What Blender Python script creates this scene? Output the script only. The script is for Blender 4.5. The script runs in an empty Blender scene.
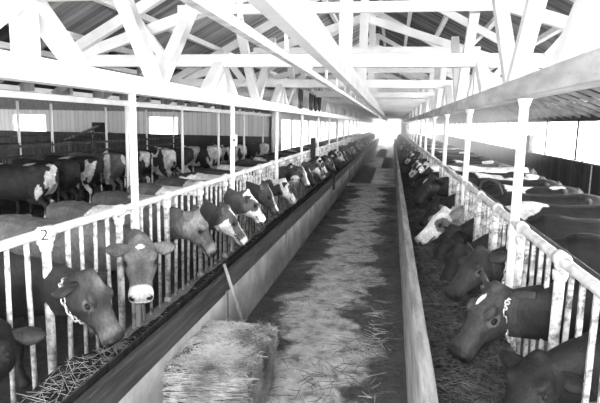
import bpy, bmesh, math, random
import numpy as np
from mathutils import Vector, Matrix, noise, Quaternion

random.seed(7)
rng = np.random.default_rng(7)
sc = bpy.context.scene
COL = sc.collection

# ------------------------------------------------------------------ camera
F = 520.0
YAW, PITCH, ROLL = math.radians(9.811), math.radians(8.538), math.radians(1.10)
cy_, sy_, cp_, sp_ = math.cos(YAW), math.sin(YAW), math.cos(PITCH), math.sin(PITCH)
fwd = Vector((-sy_ * cp_, cy_ * cp_, -sp_))
rgt = Vector((cy_, sy_, 0))
upv = rgt.cross(fwd)
r2 = math.cos(ROLL) * rgt + math.sin(ROLL) * upv
u2 = -math.sin(ROLL) * rgt + math.cos(ROLL) * upv
cam_d = bpy.data.cameras.new('camera')
cam = bpy.data.objects.new('camera', cam_d)
COL.objects.link(cam)
cam_d.sensor_width = 36.0
cam_d.sensor_fit = 'HORIZONTAL'
cam_d.lens = 36.0 * F / 600.0
cam_d.clip_end = 300
CAM_H = 2.3
HALATION = 0.042
m3 = Matrix((r2, u2, -fwd)).transposed()
cam.matrix_world = Matrix.Translation((0, 0, CAM_H)) @ m3.to_4x4()
sc.camera = cam

# ------------------------------------------------------------------ world, daylight, exposure
sc.view_settings.view_transform = 'Standard'
sc.view_settings.look = 'None'
sc.view_settings.gamma = 1
sc.view_settings.exposure = 1.75
sc.view_settings.use_curve_mapping = False
W = bpy.data.worlds.new('sky')
sc.world = W
W.use_nodes = True
bg = W.node_tree.nodes['Background']
bg.inputs[0].default_value = (1, 1, 1, 1)
bg.inputs[1].default_value = 2.2


def area_light(name, loc, rot, sx, sy, power):
    d = bpy.data.lights.new(name, 'AREA')
    d.shape = 'RECTANGLE'
    d.size, d.size_y, d.energy = sx, sy, power
    o = bpy.data.objects.new(name, d)
    o.location, o.rotation_euler = loc, rot
    COL.objects.link(o)
    return o


# added fill lamp behind the camera for the upper timbers; daylight through the right-hand windows
area_light('fill_behind_camera', (-0.7, -3.2, 3.7), (math.radians(90), 0, 0), 7.0, 2.6, 220)
area_light('daylight_window_band', (7.0, 14, 2.0), (0, math.radians(90), 0), 2.0, 36, 1900)
area_light('daylight_far_door', (-0.3, 78, 2.2), (math.radians(-90), 0, 0), 10.0, 4.0, 6000)

# ------------------------------------------------------------------ materials (the place is seen in black and white)
def mat(name, build):
    m = bpy.data.materials.new(name)
    m.use_nodes = True
    nt = m.node_tree
    b = nt.nodes['Principled BSDF']
    build(nt, b)
    return m


def nz(nt, scale, detail=4, rough=0.6, coord='Object', stretch=None):
    tc = nt.nodes.new('ShaderNodeTexCoord')
    n = nt.nodes.new('ShaderNodeTexNoise')
    n.inputs['Scale'].default_value = scale
    n.inputs['Detail'].default_value = detail
    n.inputs['Roughness'].default_value = rough
    if stretch:
        mp = nt.nodes.new('ShaderNodeMapping')
        mp.inputs['Scale'].default_value = stretch
        nt.links.new(tc.outputs[coord], mp.inputs[0])
        nt.links.new(mp.outputs[0], n.inputs['Vector'])
    else:
        nt.links.new(tc.outputs[coord], n.inputs['Vector'])
    return n.outputs['Fac']


def ramp(nt, src, stops):
    r = nt.nodes.new('ShaderNodeValToRGB')
    e = r.color_ramp.elements
    while len(e) < len(stops):
        e.new(0.5)
    for k, (p, v) in enumerate(stops):
        e[k].position = p
        e[k].color = (v, v, v, 1)
    nt.links.new(src, r.inputs[0])
    return r.outputs[0]


def bump(nt, b, src, strength=0.3, dist=0.02):
    bp = nt.nodes.new('ShaderNodeBump')
    bp.inputs['Strength'].default_value = strength
    bp.inputs['Distance'].default_value = dist
    nt.links.new(src, bp.inputs['Height'])
    nt.links.new(bp.outputs[0], b.inputs['Normal'])


def simple(name, lo, hi, scale=3.0, rough=0.8, stretch=None, bs=0.2, coord='Object', p=(0.35, 0.65), spec=0.3, metal=0.0):
    def f(nt, b):
        s = nz(nt, scale, 6, 0.65, coord, stretch)
        c = ramp(nt, s, [(p[0], lo), (p[1], hi)])
        nt.links.new(c, b.inputs['Base Color'])
        b.inputs['Roughness'].default_value = rough
        b.inputs['Specular IOR Level'].default_value = spec
        b.inputs['Metallic'].default_value = metal
        if bs:
            bump(nt, b, s, bs)
    return mat(name, f)


M = {}
M['whitewash'] = simple('whitewash', 0.74, 0.9, 2.0, 0.85, (1, 1, 1), 0.1)
M['girder_wood'] = simple('girder_wood', 0.34, 0.66, 1.6, 0.85, (3, 0.6, 3), 0.15)
M['white_pipe'] = simple('white_pipe', 0.45, 0.8, 9.0, 0.5, None, 0.1)
M['worn_pipe'] = simple('worn_pipe', 0.16, 0.66, 14.0, 0.5, None, 0.25, p=(0.36, 0.56))
M['worn_bar'] = simple('worn_bar', 0.07, 0.5, 16.0, 0.5, None, 0.25, p=(0.36, 0.58))
M['rafter_wood'] = simple('rafter_wood', 0.08, 0.18, 3.0, 0.85, None, 0.2)
M['rack_wood'] = simple('rack_wood', 0.04, 0.1, 3.0, 0.85, None, 0.2)
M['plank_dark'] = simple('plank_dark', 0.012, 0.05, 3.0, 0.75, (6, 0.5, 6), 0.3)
M['concrete'] = simple('concrete', 0.22, 0.42, 2.2, 0.9, None, 0.25)
M['board_pale'] = simple('board_pale', 0.20, 0.50, 3.0, 0.75, (5, 0.5, 5), 0.35)
M['dark_iron'] = simple('dark_iron', 0.015, 0.05, 6.0, 0.6, None, 0.1)
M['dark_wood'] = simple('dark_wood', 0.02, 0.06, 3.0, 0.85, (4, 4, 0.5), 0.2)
M['grey_wood'] = simple('grey_wood', 0.16, 0.30, 3.0, 0.85, (4, 4, 0.5), 0.2)
M['handle_wood'] = simple('handle_wood', 0.14, 0.3, 5.0, 0.6, (3, 3, 0.5), 0.1)
M['chain'] = simple('chain', 0.55, 0.8, 20.0, 0.3, None, 0.0, metal=0.6)
M['card_white'] = simple('card_white', 0.75, 0.85, 4.0, 0.8, None, 0.0)
M['ink'] = simple('ink', 0.02, 0.03, 4.0, 0.8, None, 0.0)
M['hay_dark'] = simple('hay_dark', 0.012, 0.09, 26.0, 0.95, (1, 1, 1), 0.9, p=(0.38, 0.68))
M['hay_floor'] = simple('hay_floor', 0.03, 0.15, 30.0, 0.95, None, 0.8, p=(0.36, 0.68))
M['hay_bale'] = simple('hay_bale', 0.03, 0.26, 60.0, 0.95, (1, 1, 1.6), 1.0, p=(0.25, 0.78))
M['straw_pale'] = simple('straw_pale', 0.22, 0.6, 2.5, 0.7, None, 0.0)
M['straw_bale'] = simple('straw_bale', 0.12, 0.58, 2.5, 0.8, None, 0.0)
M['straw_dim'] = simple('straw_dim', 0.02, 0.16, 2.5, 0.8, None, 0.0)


def wall_planks(name, lo, hi, period, axis):
    def f(nt, b):
        tc = nt.nodes.new('ShaderNodeTexCoord')
        sep = nt.nodes.new('ShaderNodeSeparateXYZ')
        nt.links.new(tc.outputs['Object'], sep.inputs[0])
        mu = nt.nodes.new('ShaderNodeMath'); mu.operation = 'MULTIPLY'; mu.inputs[1].default_value = 1 / period
        nt.links.new(sep.outputs[axis], mu.inputs[0])
        fl = nt.nodes.new('ShaderNodeMath'); fl.operation = 'FLOOR'
        fr = nt.nodes.new('ShaderNodeMath'); fr.operation = 'FRACT'
        nt.links.new(mu.outputs[0], fl.inputs[0]); nt.links.new(mu.outputs[0], fr.inputs[0])
        wn = nt.nodes.new('ShaderNodeTexWhiteNoise'); wn.noise_dimensions = '1D'
        nt.links.new(fl.outputs[0], wn.inputs['W'])
        s = nz(nt, 2.5, 5, 0.6)
        ad = nt.nodes.new('ShaderNodeMath'); ad.operation = 'ADD'
        nt.links.new(wn.outputs['Value'], ad.inputs[0]); nt.links.new(s, ad.inputs[1])
        hf = nt.nodes.new('ShaderNodeMath'); hf.operation = 'MULTIPLY'; hf.inputs[1].default_value = 0.5
        nt.links.new(ad.outputs[0], hf.inputs[0])
        c = ramp(nt, hf.outputs[0], [(0.2, lo), (0.8, hi)])
        gap = ramp(nt, fr.outputs[0], [(0.0, 0.15), (0.07, 1.0)])
        mx = nt.nodes.new('ShaderNodeMix'); mx.data_type = 'RGBA'; mx.blend_type = 'MULTIPLY'
        mx.inputs['Factor'].default_value = 1
        nt.links.new(c, mx.inputs['A']); nt.links.new(gap, mx.inputs['B'])
        nt.links.new(mx.outputs['Result'], b.inputs['Base Color'])
        b.inputs['Roughness'].default_value = 0.85
        b.inputs['Specular IOR Level'].default_value = 0.2
        bump(nt, b, gap, 0.4, 0.01)
    return mat(name, f)


M['roof_boards'] = wall_planks('roof_boards', 0.12, 0.42, 0.13, 1)
M['wall_dark'] = wall_planks('wall_dark', 0.035, 0.075, 0.3, 1)
M['wall_far'] = wall_planks('wall_far', 0.62, 0.8, 0.25, 0)
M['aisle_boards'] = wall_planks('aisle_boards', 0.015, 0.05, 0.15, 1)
M['wing_roof'] = simple('wing_roof', 0.10, 0.22, 2.0, 0.9)


def floor_build(nt, b):
    a = nz(nt, 1.1, 8, 0.62)
    f2 = nz(nt, 14, 6, 0.7)
    f3 = nz(nt, 4.5, 8, 0.75)
    c1 = ramp(nt, f3, [(0.36, 0.10), (0.46, 0.34), (0.66, 0.62)])
    c2 = ramp(nt, f2, [(0.35, 0.02), (0.7, 0.09)])
    tc = nt.nodes.new('ShaderNodeTexCoord')
    sep = nt.nodes.new('ShaderNodeSeparateXYZ')
    nt.links.new(tc.outputs['Object'], sep.inputs[0])
    # hay litter lies thicker along both trough walls, trodden away down the middle
    off = nt.nodes.new('ShaderNodeMath'); off.operation = 'ADD'; off.inputs[1].default_value = 0.68
    nt.links.new(sep.outputs['X'], off.inputs[0])
    ab = nt.nodes.new('ShaderNodeMath'); ab.operation = 'ABSOLUTE'
    nt.links.new(off.outputs[0], ab.inputs[0])
    k = nt.nodes.new('ShaderNodeMath'); k.operation = 'MULTIPLY_ADD'
    k.inputs[1].default_value = 0.46; k.inputs[2].default_value = -0.19
    nt.links.new(ab.outputs[0], k.inputs[0])
    sm = nt.nodes.new('ShaderNodeMath'); sm.operation = 'ADD'
    nt.links.new(k.outputs[0], sm.inputs[0]); nt.links.new(a, sm.inputs[1])
    fac = ramp(nt, sm.outputs[0], [(0.47, 0.0), (0.55, 1.0)])
    mx = nt.nodes.new('ShaderNodeMix'); mx.data_type = 'RGBA'
    nt.links.new(fac, mx.inputs['Factor']); nt.links.new(c1, mx.inputs['A']); nt.links.new(c2, mx.inputs['B'])
    nt.links.new(mx.outputs['Result'], b.inputs['Base Color'])
    nt.links.new(ramp(nt, a, [(0.35, 0.38), (0.65, 0.7)]), b.inputs['Roughness'])
    bump(nt, b, f2, 0.4, 0.015)


M['floor'] = mat('floor', floor_build)


def pane_build(nt, b):
    # frosted, limewashed daylight panes
    tr = nt.nodes.new('ShaderNodeBsdfTranslucent'); tr.inputs[0].default_value = (0.95, 0.95, 0.95, 1)
    tp = nt.nodes.new('ShaderNodeBsdfTransparent')
    mx = nt.nodes.new('ShaderNodeMixShader'); mx.inputs[0].default_value = 0.7
    nt.links.new(tr.outputs[0], mx.inputs[1]); nt.links.new(tp.outputs[0], mx.inputs[2])
    nt.links.new(mx.outputs[0], nt.nodes['Material Output'].inputs[0])


M['pane'] = mat('pane', pane_build)


def coat_build(nt, b):
    at = nt.nodes.new('ShaderNodeAttribute'); at.attribute_name = 'coat'
    s = nz(nt, 60, 4, 0.7, stretch=(1, 1, 0.3))
    s2 = nz(nt, 7, 5, 0.65)
    v = ramp(nt, s, [(0.3, 0.6), (0.7, 1.25)])
    v2 = ramp(nt, s2, [(0.3, 0.55), (0.7, 1.3)])
    m1 = nt.nodes.new('ShaderNodeMix'); m1.data_type = 'RGBA'; m1.blend_type = 'MULTIPLY'; m1.inputs['Factor'].default_value = 1
    m2 = nt.nodes.new('ShaderNodeMix'); m2.data_type = 'RGBA'; m2.blend_type = 'MULTIPLY'; m2.inputs['Factor'].default_value = 1
    nt.links.new(at.outputs['Fac'], m1.inputs['A']); nt.links.new(v, m1.inputs['B'])
    nt.links.new(m1.outputs['Result'], m2.inputs['A']); nt.links.new(v2, m2.inputs['B'])
    nt.links.new(m2.outputs['Result'], b.inputs['Base Color'])
    b.inputs['Roughness'].default_value = 0.62
    b.inputs['Specular IOR Level'].default_value = 0.25
    bump(nt, b, s, 0.5, 0.012)


M['coat'] = mat('coat', coat_build)
M['eye'] = simple('eye', 0.008, 0.012, 3, 0.08, None, 0, spec=0.8)


# ------------------------------------------------------------------ mesh helpers
class MB:
    def __init__(s):
        s.v, s.f, s.mi = [], [], []

    def box(s, x0, x1, y0, y1, z0, z1, mi=0):
        k = len(s.v)
        s.v += [(x0, y0, z0), (x1, y0, z0), (x1, y1, z0), (x0, y1, z0), (x0, y0, z1), (x1, y0, z1), (x1, y1, z1), (x0, y1, z1)]
        for q in ((0, 3, 2, 1), (4, 5, 6, 7), (0, 1, 5, 4), (1, 2, 6, 5), (2, 3, 7, 6), (3, 0, 4, 7)):
            s.f.append(tuple(k + i for i in q)); s.mi.append(mi)

    def beam(s, a, b, w, h, upref=(0, 0, 1), mi=0):
        a, b = Vector(a), Vector(b)
        d = (b - a).normalized()
        side = d.cross(Vector(upref))
        if side.length < 1e-4:
            side = d.cross(Vector((0, 1, 0)))
        side.normalize()
        up = side.cross(d)
        k = len(s.v)
        for p in (a, b):
            for sx, sz in ((-1, -1), (1, -1), (1, 1), (-1, 1)):
                s.v.append(tuple(p + side * sx * w / 2 + up * sz * h / 2))
        for q in ((0, 1, 2, 3), (7, 6, 5, 4), (0, 4, 5, 1), (1, 5, 6, 2), (2, 6, 7, 3), (3, 7, 4, 0)):
            s.f.append(tuple(k + i for i in q)); s.mi.append(mi)

    def tube(s, pts, r, n=8, mi=0, closed=False, cap=True):
        pts = [Vector(p) for p in pts]
        rs = r if isinstance(r, (list, tuple)) else [r] * len(pts)
        k = len(s.v)
        N = len(pts)
        ref = None
        for i, p in enumerate(pts):
            if closed:
                t = pts[(i + 1) % N] - pts[i - 1]
            else:
                t = pts[min(i + 1, N - 1)] - pts[max(i - 1, 0)]
            t.normalize()
            if ref is None:
                ref = t.orthogonal().normalized()
            ref = (ref - t * ref.dot(t)).normalized()
            bi = t.cross(ref)
            for j in range(n):
                a = 2 * math.pi * j / n
                s.v.append(tuple(p + (ref * math.cos(a) + bi * math.sin(a)) * rs[i]))
        for i in range(N if closed else N - 1):
            for j in range(n):
                i2 = (i + 1) % N
                s.f.append((k + i * n + j, k + i * n + (j + 1) % n, k + i2 * n + (j + 1) % n, k + i2 * n + j)); s.mi.append(mi)
        if cap and not closed:
            s.f.append(tuple(k + j for j in range(n))[::-1]); s.mi.append(mi)
            s.f.append(tuple(k + (N - 1) * n + j for j in range(n))); s.mi.append(mi)

    def loft(s, rings, n=16, mi=0):
        """rings: (center, side, up, half width, half height up, half height down, exponent)"""
        k = len(s.v)
        for (c, sd, up, rw, ru, rd, ex) in rings:
            for j in range(n):
                a = 2 * math.pi * j / n
                ca, sa = math.cos(a), math.sin(a)
                x = math.copysign(abs(ca) ** (2 / ex), ca) * rw
                y = math.copysign(abs(sa) ** (2 / ex), sa) * (ru if sa > 0 else rd)
                s.v.append(tuple(c + sd * x + up * y))
        for i in range(len(rings) - 1):
            for j in range(n):
                s.f.append((k + i * n + j, k + i * n + (j + 1) % n, k + (i + 1) * n + (j + 1) % n, k + (i + 1) * n + j)); s.mi.append(mi)
        s.f.append(tuple(k + j for j in range(n))[::-1]); s.mi.append(mi)
        s.f.append(tuple(k + (len(rings) - 1) * n + j for j in range(n))); s.mi.append(mi)

    def ball(s, c, rx, ry, rz, ax=None, n=12, m=8, mi=0):
        c = Vector(c)
        ax = ax or (Vector((1, 0, 0)), Vector((0, 1, 0)), Vector((0, 0, 1)))
        k = len(s.v)
        for i in range(1, m):
            ph = math.pi * i / m
            for j in range(n):
                th = 2 * math.pi * j / n
                s.v.append(tuple(c + ax[0] * rx * math.sin(ph) * math.cos(th) + ax[1] * ry * math.sin(ph) * math.sin(th) + ax[2] * rz * math.cos(ph)))
        t = len(s.v); s.v.append(tuple(c + ax[2] * rz)); s.v.append(tuple(c - ax[2] * rz))
        for i in range(m - 2):
            for j in range(n):
                s.f.append((k + i * n + j, k + (i + 1) * n + j, k + (i + 1) * n + (j + 1) % n, k + i * n + (j + 1) % n)); s.mi.append(mi)
        for j in range(n):
            s.f.append((t, k + j, k + (j + 1) % n)); s.mi.append(mi)
            s.f.append((t + 1, k + (m - 2) * n + (j + 1) % n, k + (m - 2) * n + j)); s.mi.append(mi)

    def mesh(s, name, mats, smooth=False):
        me = bpy.data.meshes.new(name)
        me.from_pydata(s.v, [], s.f)
        for m in (mats if isinstance(mats, (list, tuple)) else [mats]):
            me.materials.append(m)
        if any(s.mi):
            me.polygons.foreach_set('material_index', s.mi)
        if smooth:
            me.polygons.foreach_set('use_smooth', [True] * len(s.f))
        me.update()
        return me

    def build(s, name, mats, parent=None, smooth=False, bev=0):
        o = bpy.data.objects.new(name, s.mesh(name, mats, smooth))
        COL.objects.link(o)
        if parent:
            o.parent = parent
        if bev:
            bm = o.modifiers.new('bevel', 'BEVEL'); bm.width = bev; bm.segments = 2; bm.limit_method = 'ANGLE'
        return o


def tag(o, label, cat, group=None, kind=None):
    o['label'], o['category'] = label, cat
    if group:
        o['group'] = group
    if kind:
        o['kind'] = kind
    return o


def empty(name, loc, label, cat, group=None):
    o = bpy.data.objects.new(name, None)
    o.location = loc
    COL.objects.link(o)
    return tag(o, label, cat, group)


def struct(o, label=None, cat=None):
    o['kind'] = 'structure'
    if label:
        o['label'] = label; o['category'] = cat
    return o


ONES = ['', 'first', 'second', 'third', 'fourth', 'fifth', 'sixth', 'seventh', 'eighth', 'ninth', 'tenth', 'eleventh', 'twelfth', 'thirteenth', 'fourteenth', 'fifteenth', 'sixteenth', 'seventeenth', 'eighteenth', 'nineteenth']
TENS = {2: ('twentieth', 'twenty'), 3: ('thirtieth', 'thirty'), 4: ('fortieth', 'forty'), 5: ('fiftieth', 'fifty'), 6: ('sixtieth', 'sixty'), 7: ('seventieth', 'seventy')}


def nth(n):
    if n < 20:
        return ONES[n]
    t, o = divmod(n, 10)
    return TENS[t][0] if o == 0 else TENS[t][1] + '-' + ONES[o]


# ------------------------------------------------------------------ dimensions
XL, XR, XC = -2.5, 1.12, -0.69
RAIL_Z = 1.46
Y0, Y1 = -3.0, 76.0
YT = 70.0        # far end of troughs and rails
XW = 5.6          # right wall
XA = -6.05        # outer post line of the left aisle
SILL = 1.3
WIN_TOP = 2.52
WY0 = 26.0

# ------------------------------------------------------------------ floor, roof, walls
b = MB(); b.box(-24, 7, Y0, 90, -0.2, 0)
struct(b.build('floor', M['floor']))

tie_l, tie_r, tie_z = -5.05, 3.67, 3.2
ridge_z = tie_z + 0.53 * (tie_r - XC)


def slab(mb, x0, z0, x1, z1, ya, yb, t=0.03):
    k = len(mb.v)
    mb.v += [(x0, ya, z0), (x1, ya, z1), (x1, yb, z1), (x0, yb, z0), (x0, ya, z0 + t), (x1, ya, z1 + t), (x1, yb, z1 + t), (x0, yb, z0 + t)]
    for q in ((0, 3, 2, 1), (4, 5, 6, 7), (0, 1, 5, 4), (1, 2, 6, 5), (2, 3, 7, 6), (3, 0, 4, 7)):
        mb.f.append(tuple(k + i for i in q)); mb.mi.append(0)


RO = 0.30   # roof boards lie above rafters and purlins
b = MB()
slab(b, tie_l, tie_z + RO, XC, ridge_z + RO, Y0, Y1)
slab(b, XC, ridge_z + RO, tie_r, tie_z + RO, Y0, Y1)
slab(b, XA - 0.5, 2.72, tie_l, tie_z + RO, Y0, Y1)
slab(b, tie_r, tie_z + RO, XW + 0.4, 2.72, Y0, Y1)
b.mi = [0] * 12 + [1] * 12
ceil = struct(b.build('ceiling', [M['roof_boards'], M['aisle_boards']]))
# purlins run the length of the barn, thin rafters between the trusses run down the slope
for side in (-1, 1):
    for k in range(6):
        t = (k + 0.3) / 5.6
        xe = tie_l if side < 0 else tie_r
        x = XC + (xe - XC) * t
        z = ridge_z + (tie_z - ridge_z) * t + RO - 0.07
        p = MB(); p.box(x - 0.05, x + 0.05, Y0, Y1, z - 0.07, z + 0.03)
        p.build('purlin', M['whitewash'], ceil)
for x, z in ((-5.35, 3.27), (-5.85, 3.01), (-6.3, 2.78), (4.2, 3.25), (4.9, 3.02)):
    p = MB(); p.box(x - 0.05, x + 0.05, Y0, Y1 if x > 0 else WY0, z - 0.02, z + 0.06)
    p.build('purlin', M['whitewash'], ceil)
y = 0.4
while y < Y1:
    p = MB()
    p.beam((tie_r, y, tie_z + RO - 0.08), (XW + 0.1, y, 2.63), 0.05, 0.10, (0, 0, 1))
    p.build('rafter', M['rafter_wood'], ceil)
    y += 0.8
y = 0.8
while y < 26:
    p = MB()
    p.beam((tie_l, y, tie_z + RO - 0.02), (XA - 0.1, y, 2.74), 0.05, 0.12, (0, 0, 1))
    p.build('rafter', M['grey_wood'], ceil)
    y += 1.6

# right wall: dark boards below, a continuous band of windows above
b = MB(); b.box(XW, XW + 0.12, Y0, Y1, 0, SILL); b.box(XW, XW + 0.12, Y0, Y1, WIN_TOP, 2.8)
struct(b.build('wall_right', M['wall_dark']))
b = MB(); b.box(XW - 0.05, XW + 0.13, Y0, Y1, SILL, SILL + 0.04)
struct(b.build('trim_1', M['grey_wood']))
nwin = 0


def window(ax, fixed, a, bb, z0, z1):
    """a glazed bay; ax 'x': a wall running along y at x=fixed; ax 'y': a wall running along x at y=fixed"""
    global nwin
    nwin += 1
    m = MB()
    if ax == 'x':
        m.box(fixed + 0.05, fixed + 0.06, a, bb, z0, z1)
    else:
        m.box(a, bb, fixed + 0.05, fixed + 0.06, z0, z1)
    w = struct(m.build('window_%d' % nwin, M['pane']))
    m = MB()
    for e in (a, bb):
        if ax == 'x':
            m.box(fixed + 0.0, fixed + 0.1, e - 0.02, e + 0.02, z0, z1)
        else:
            m.box(e - 0.03, e + 0.03, fixed - 0.02, fixed + 0.1, z0, z1)
    m.build('window_frame', M['whitewash'], w)
    return w


y = 0.9 - 3.3
while y < Y1 - 0.1:
    window('x', XW, y, min(y + 3.3, Y1), SILL + 0.04, WIN_TOP)
    y += 3.3
# left wing: far wall with two white windows, side wall, low ceiling
WY = 26.0
b = MB()
b.box(-24, -20.75, WY, WY + .12, 1.6, 2.95); b.box(-18.7, -12.7, WY, WY + .12, 1.6, 2.95); b.box(-11.05, XA, WY, WY + .12, 1.6, 2.95)
b.box(-20.75, -18.7, WY, WY + .12, 2.5, 2.95); b.box(-12.7, -11.05, WY, WY + .12, 2.5, 2.95)
struct(b.build('wall_far', M['wall_far']))
b = MB(); b.box(-24, XA, WY, WY + .13, 0, 1.6)
struct(b.build('wall_far_base', M['wall_dark']))
window('y', WY, -20.75, -18.7, 1.6, 2.5)
window('y', WY, -12.7, -11.05, 1.6, 2.5)
b = MB(); b.box(-24.1, -24, Y0, WY, 0, 1.1); b.box(-24.1, -24, Y0, WY, 2.6, 2.95)  # unseen side wall, its gap opened to let more light into the wing
struct(b.build('wall_left', M['wall_dark']))
b = MB(); b.box(-24, XA - 0.35, Y0, WY + .2, 2.95, 3.02)
wc = struct(b.build('ceiling_wing', M['wing_roof']))
y = 1.5
while y < WY:
    p = MB(); p.box(-24, XA, y - .05, y + .05, 2.76, 2.95); p.build('joist', M['grey_wood'], wc)
    y += 1.1
# left aisle wall beyond the wing: low sill and bright windows
b = MB(); b.box(XA - .12, XA, WY, Y1, 0, 0.75); b.box(XA - .12, XA, WY, Y1, 2.5, 2.9); b.box(XA - .12, XA, WY, 28.5, .75, 2.5)
struct(b.build('wall_aisle', M['wall_far']))
y = 28.5
while y < Y1 - 0.1:
    window('x', XA - .12, y, min(y + 3.3, Y1), .75, 2.5)
    y += 3.3
# far gable above the open end
b = MB()
k = 0
b.v += [(XA, Y1, 2.6), (XW, Y1, 2.6), (tie_r, Y1, tie_z + RO), (XC, Y1, ridge_z + RO), (tie_l, Y1, tie_z + RO)]
b.v += [(x, yy + .1, z) for (x, yy, z) in b.v[:5]]
b.f += [(0, 1, 2, 3, 4), (9, 8, 7, 6, 5)] + [(i, (i + 1) % 5, 5 + (i + 1) % 5, 5 + i) for i in range(5)]
b.mi += [0] * 7
struct(b.build('wall_gable', M['whitewash']))

# dark hatch in the far wall of the wing, with the slanting chute below it
h = MB(); h.box(-15.95, -15.1, WY - .04, WY + .02, 1.62, 2.15)
struct(h.build('door_1', M['dark_wood']))
t = empty('feed_chute', (-16.2, 25.4, 0), 'slanting pale board chute rising to the dark hatch in the far wall', 'chute')
m = MB(); m.beam((-1.0, -.1, 1.15), (.75, .3, 1.95), 0.5, 0.08); m.build('chute_board', M['grey_wood'], t)
m = MB(); m.box(-.75, -.65, -.1, 0, 0, 1.2); m.build('leg', M['grey_wood'], t)
m = MB(); m.box(.45, .55, .2, .3, 0, 1.75); m.build('leg', M['grey_wood'], t)

# ------------------------------------------------------------------ girders on the two inner post rows
PY0, PSTEP = 4.78, 3.25
TY0, TSTEP = 3.3, 4.15
POST_Y = [PY0 + PSTEP * k for k in range(-2, 24) if PY0 + PSTEP * k < Y1]
TRUSS_Y = [TY0 + TSTEP * k for k in range(0, 18) if TY0 + TSTEP * k < Y1 - 0.5]


def girder(x, who):
    g = empty('girder', (x, 0, 0), who, 'beam', 'long girders over the post rows')
    m = MB(); m.box(-.09, .09, Y0, Y1 - .15, 2.55, 2.72)
    m.build('beam', M['girder_wood'] if x > 0 else M['whitewash'], g, bev=.008)
    for ty in TRUSS_Y:
        # spread legs and a stud carry each tie beam
        for dy in (-0.62, 0.62):
            m = MB(); m.beam((0, ty + dy, 2.70), (0, ty + dy * .12, 3.10), .13, .13, (1, 0, 0)); m.build('strut', M['whitewash'], g)
        m = MB(); m.box(-.07, .07, ty - .06, ty + .06, 2.72, 3.1); m.build('stud', M['whitewash'], g)
        # long braces make a V between two trusses and reach up to the roof purlin
        vy = ty + 2.05
        zt = 3.98
        if vy + 1.4 > Y1:
            continue
        for dy in (-1.2, 1.3):
            m = MB(); m.beam((0, vy + math.copysign(.05, dy), 2.70), (0, vy + dy, zt), .11, .14, (1, 0, 0)); m.build('brace', M['whitewash'], g)
    return g


girder(XL, 'whitewashed long girder with braces on the post row beside the open wing')
girder(XR, 'long weathered girder with braces on the post row nearest the window wall')

# ------------------------------------------------------------------ roof trusses
for i, ty in enumerate(TRUSS_Y):
    if i == 0:
        lab = 'whitewashed roof truss nearest the photographer, just overhead'
    else:
        lab = 'whitewashed timber roof truss, %s from the near end' % nth(i + 1)
    t = empty('roof_truss', (XC, ty, 0), lab, 'roof truss', 'row of roof trusses')
    hw = tie_r - XC
    m = MB(); m.box(-hw, hw, -.06, .06, 3.09, 3.26); m.build('tie_beam', M['whitewash'], t)
    for s in (-1, 1):
        m = MB(); m.beam((s * hw, -.0, tie_z + .02), (s * .03, 0, ridge_z + .02), .1, .15); m.build('rafter', M['whitewash'], t)
        m = MB(); m.beam((s * (hw - .05), .11, 3.2), (s * .05, .11, 4.56), .1, .16); m.build('inclined_brace', M['whitewash'], t)
        m = MB(); m.beam((s * 2.62, -.1, 3.2), (s * 3.15, -.1, 3.86), .08, .13); m.build('strut', M['whitewash'], t)
    m = MB(); m.box(-2.4, 2.4, -.14, -.05, 3.80, 3.93); m.build('collar', M['whitewash'], t)
    m = MB(); m.box(-.085, .085, -.08, .08, 3.2, ridge_z + .08); m.build('king_post', M['whitewash'], t)

# ------------------------------------------------------------------ overhead carrier beam and track at mid-span
m = MB(); m.box(-.67, -.58, 0.2, 70, 2.84, 3.09)
tag(m.build('carrier_beam', M['whitewash']), 'broad white plank beam fixed on edge under the tie beams along the alley', 'beam')
t = empty('carrier_track', (-.695, 0, 0), 'thin white feed carrier track hanging on rods below the broad white beam', 'track')
m = MB(); m.box(-.008, .008, .2, 66, 2.705, 2.75); m.box(-.022, .022, .2, 66, 2.698, 2.708)
m.build('rail', M['white_pipe'], t)
y = 1.3
while y < 66:
    m = MB(); m.tube([(-.0, y, 2.76), (-.005, y, 2.93), (.03, y, 2.96)], .014, 6); m.build('hanger', M['white_pipe'], t)
    y += 1.05

# ------------------------------------------------------------------ posts
def post_mesh(h, r, cap):
    m = MB()
    m.tube([(0, 0, 0), (0, 0, h)], r, 12)
    if cap:
        m.tube([(0, 0, h - .07), (0, 0, h - .02), (0, 0, h)], [r * 1.05, r * 1.45, r * 1.6], 12)
    return m.mesh('roof_post', M['whitewash'], True)


pm_l, pm_r = post_mesh(2.55, .037, False), post_mesh(2.55, .040, True)
pm_o, pm_w = post_mesh(2.62, .04, False), post_mesh(2.78, .04, False)


def posts(x, ys, me, what, group):
    for i, yy in enumerate(ys):
        o = bpy.data.objects.new('roof_post', me)
        o.location = (x, yy, 0)
        COL.objects.link(o)
        tag(o, what % nth(i + 1), 'post', group)


vis_l = [yy for yy in POST_Y if yy > 3.5]
posts(XL + .0, vis_l, pm_l, 'slim white roof post rising through the wing-side stanchion rail, %s from the front', 'posts of the wing-side row')
posts(XR, [yy + .08 + .012 * (yy - 4.78) for yy in vis_l], pm_r, 'white roof post with flared cap by the window-side stanchion rail, %s from the front', 'posts of the window-side row')
posts(XA, [yy for yy in POST_Y if 9 < yy < 26], pm_o, 'slim white post on the edge of the open wing, %s from the front', 'posts along the wing edge')
posts(-10.6, [13.5, 15.0, 18.2, 21.5, 24.4], pm_w, 'thin white post deep in the dim wing, %s from the front', 'posts inside the wing')
# eave plate over the wing-edge posts
m = MB(); m.box(XA - .08, XA + .08, Y0, WY, 2.62, 2.73)
tag(m.build('eave_beam', M['whitewash']), 'long pale beam over the post line at the edge of the open wing', 'beam')
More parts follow.
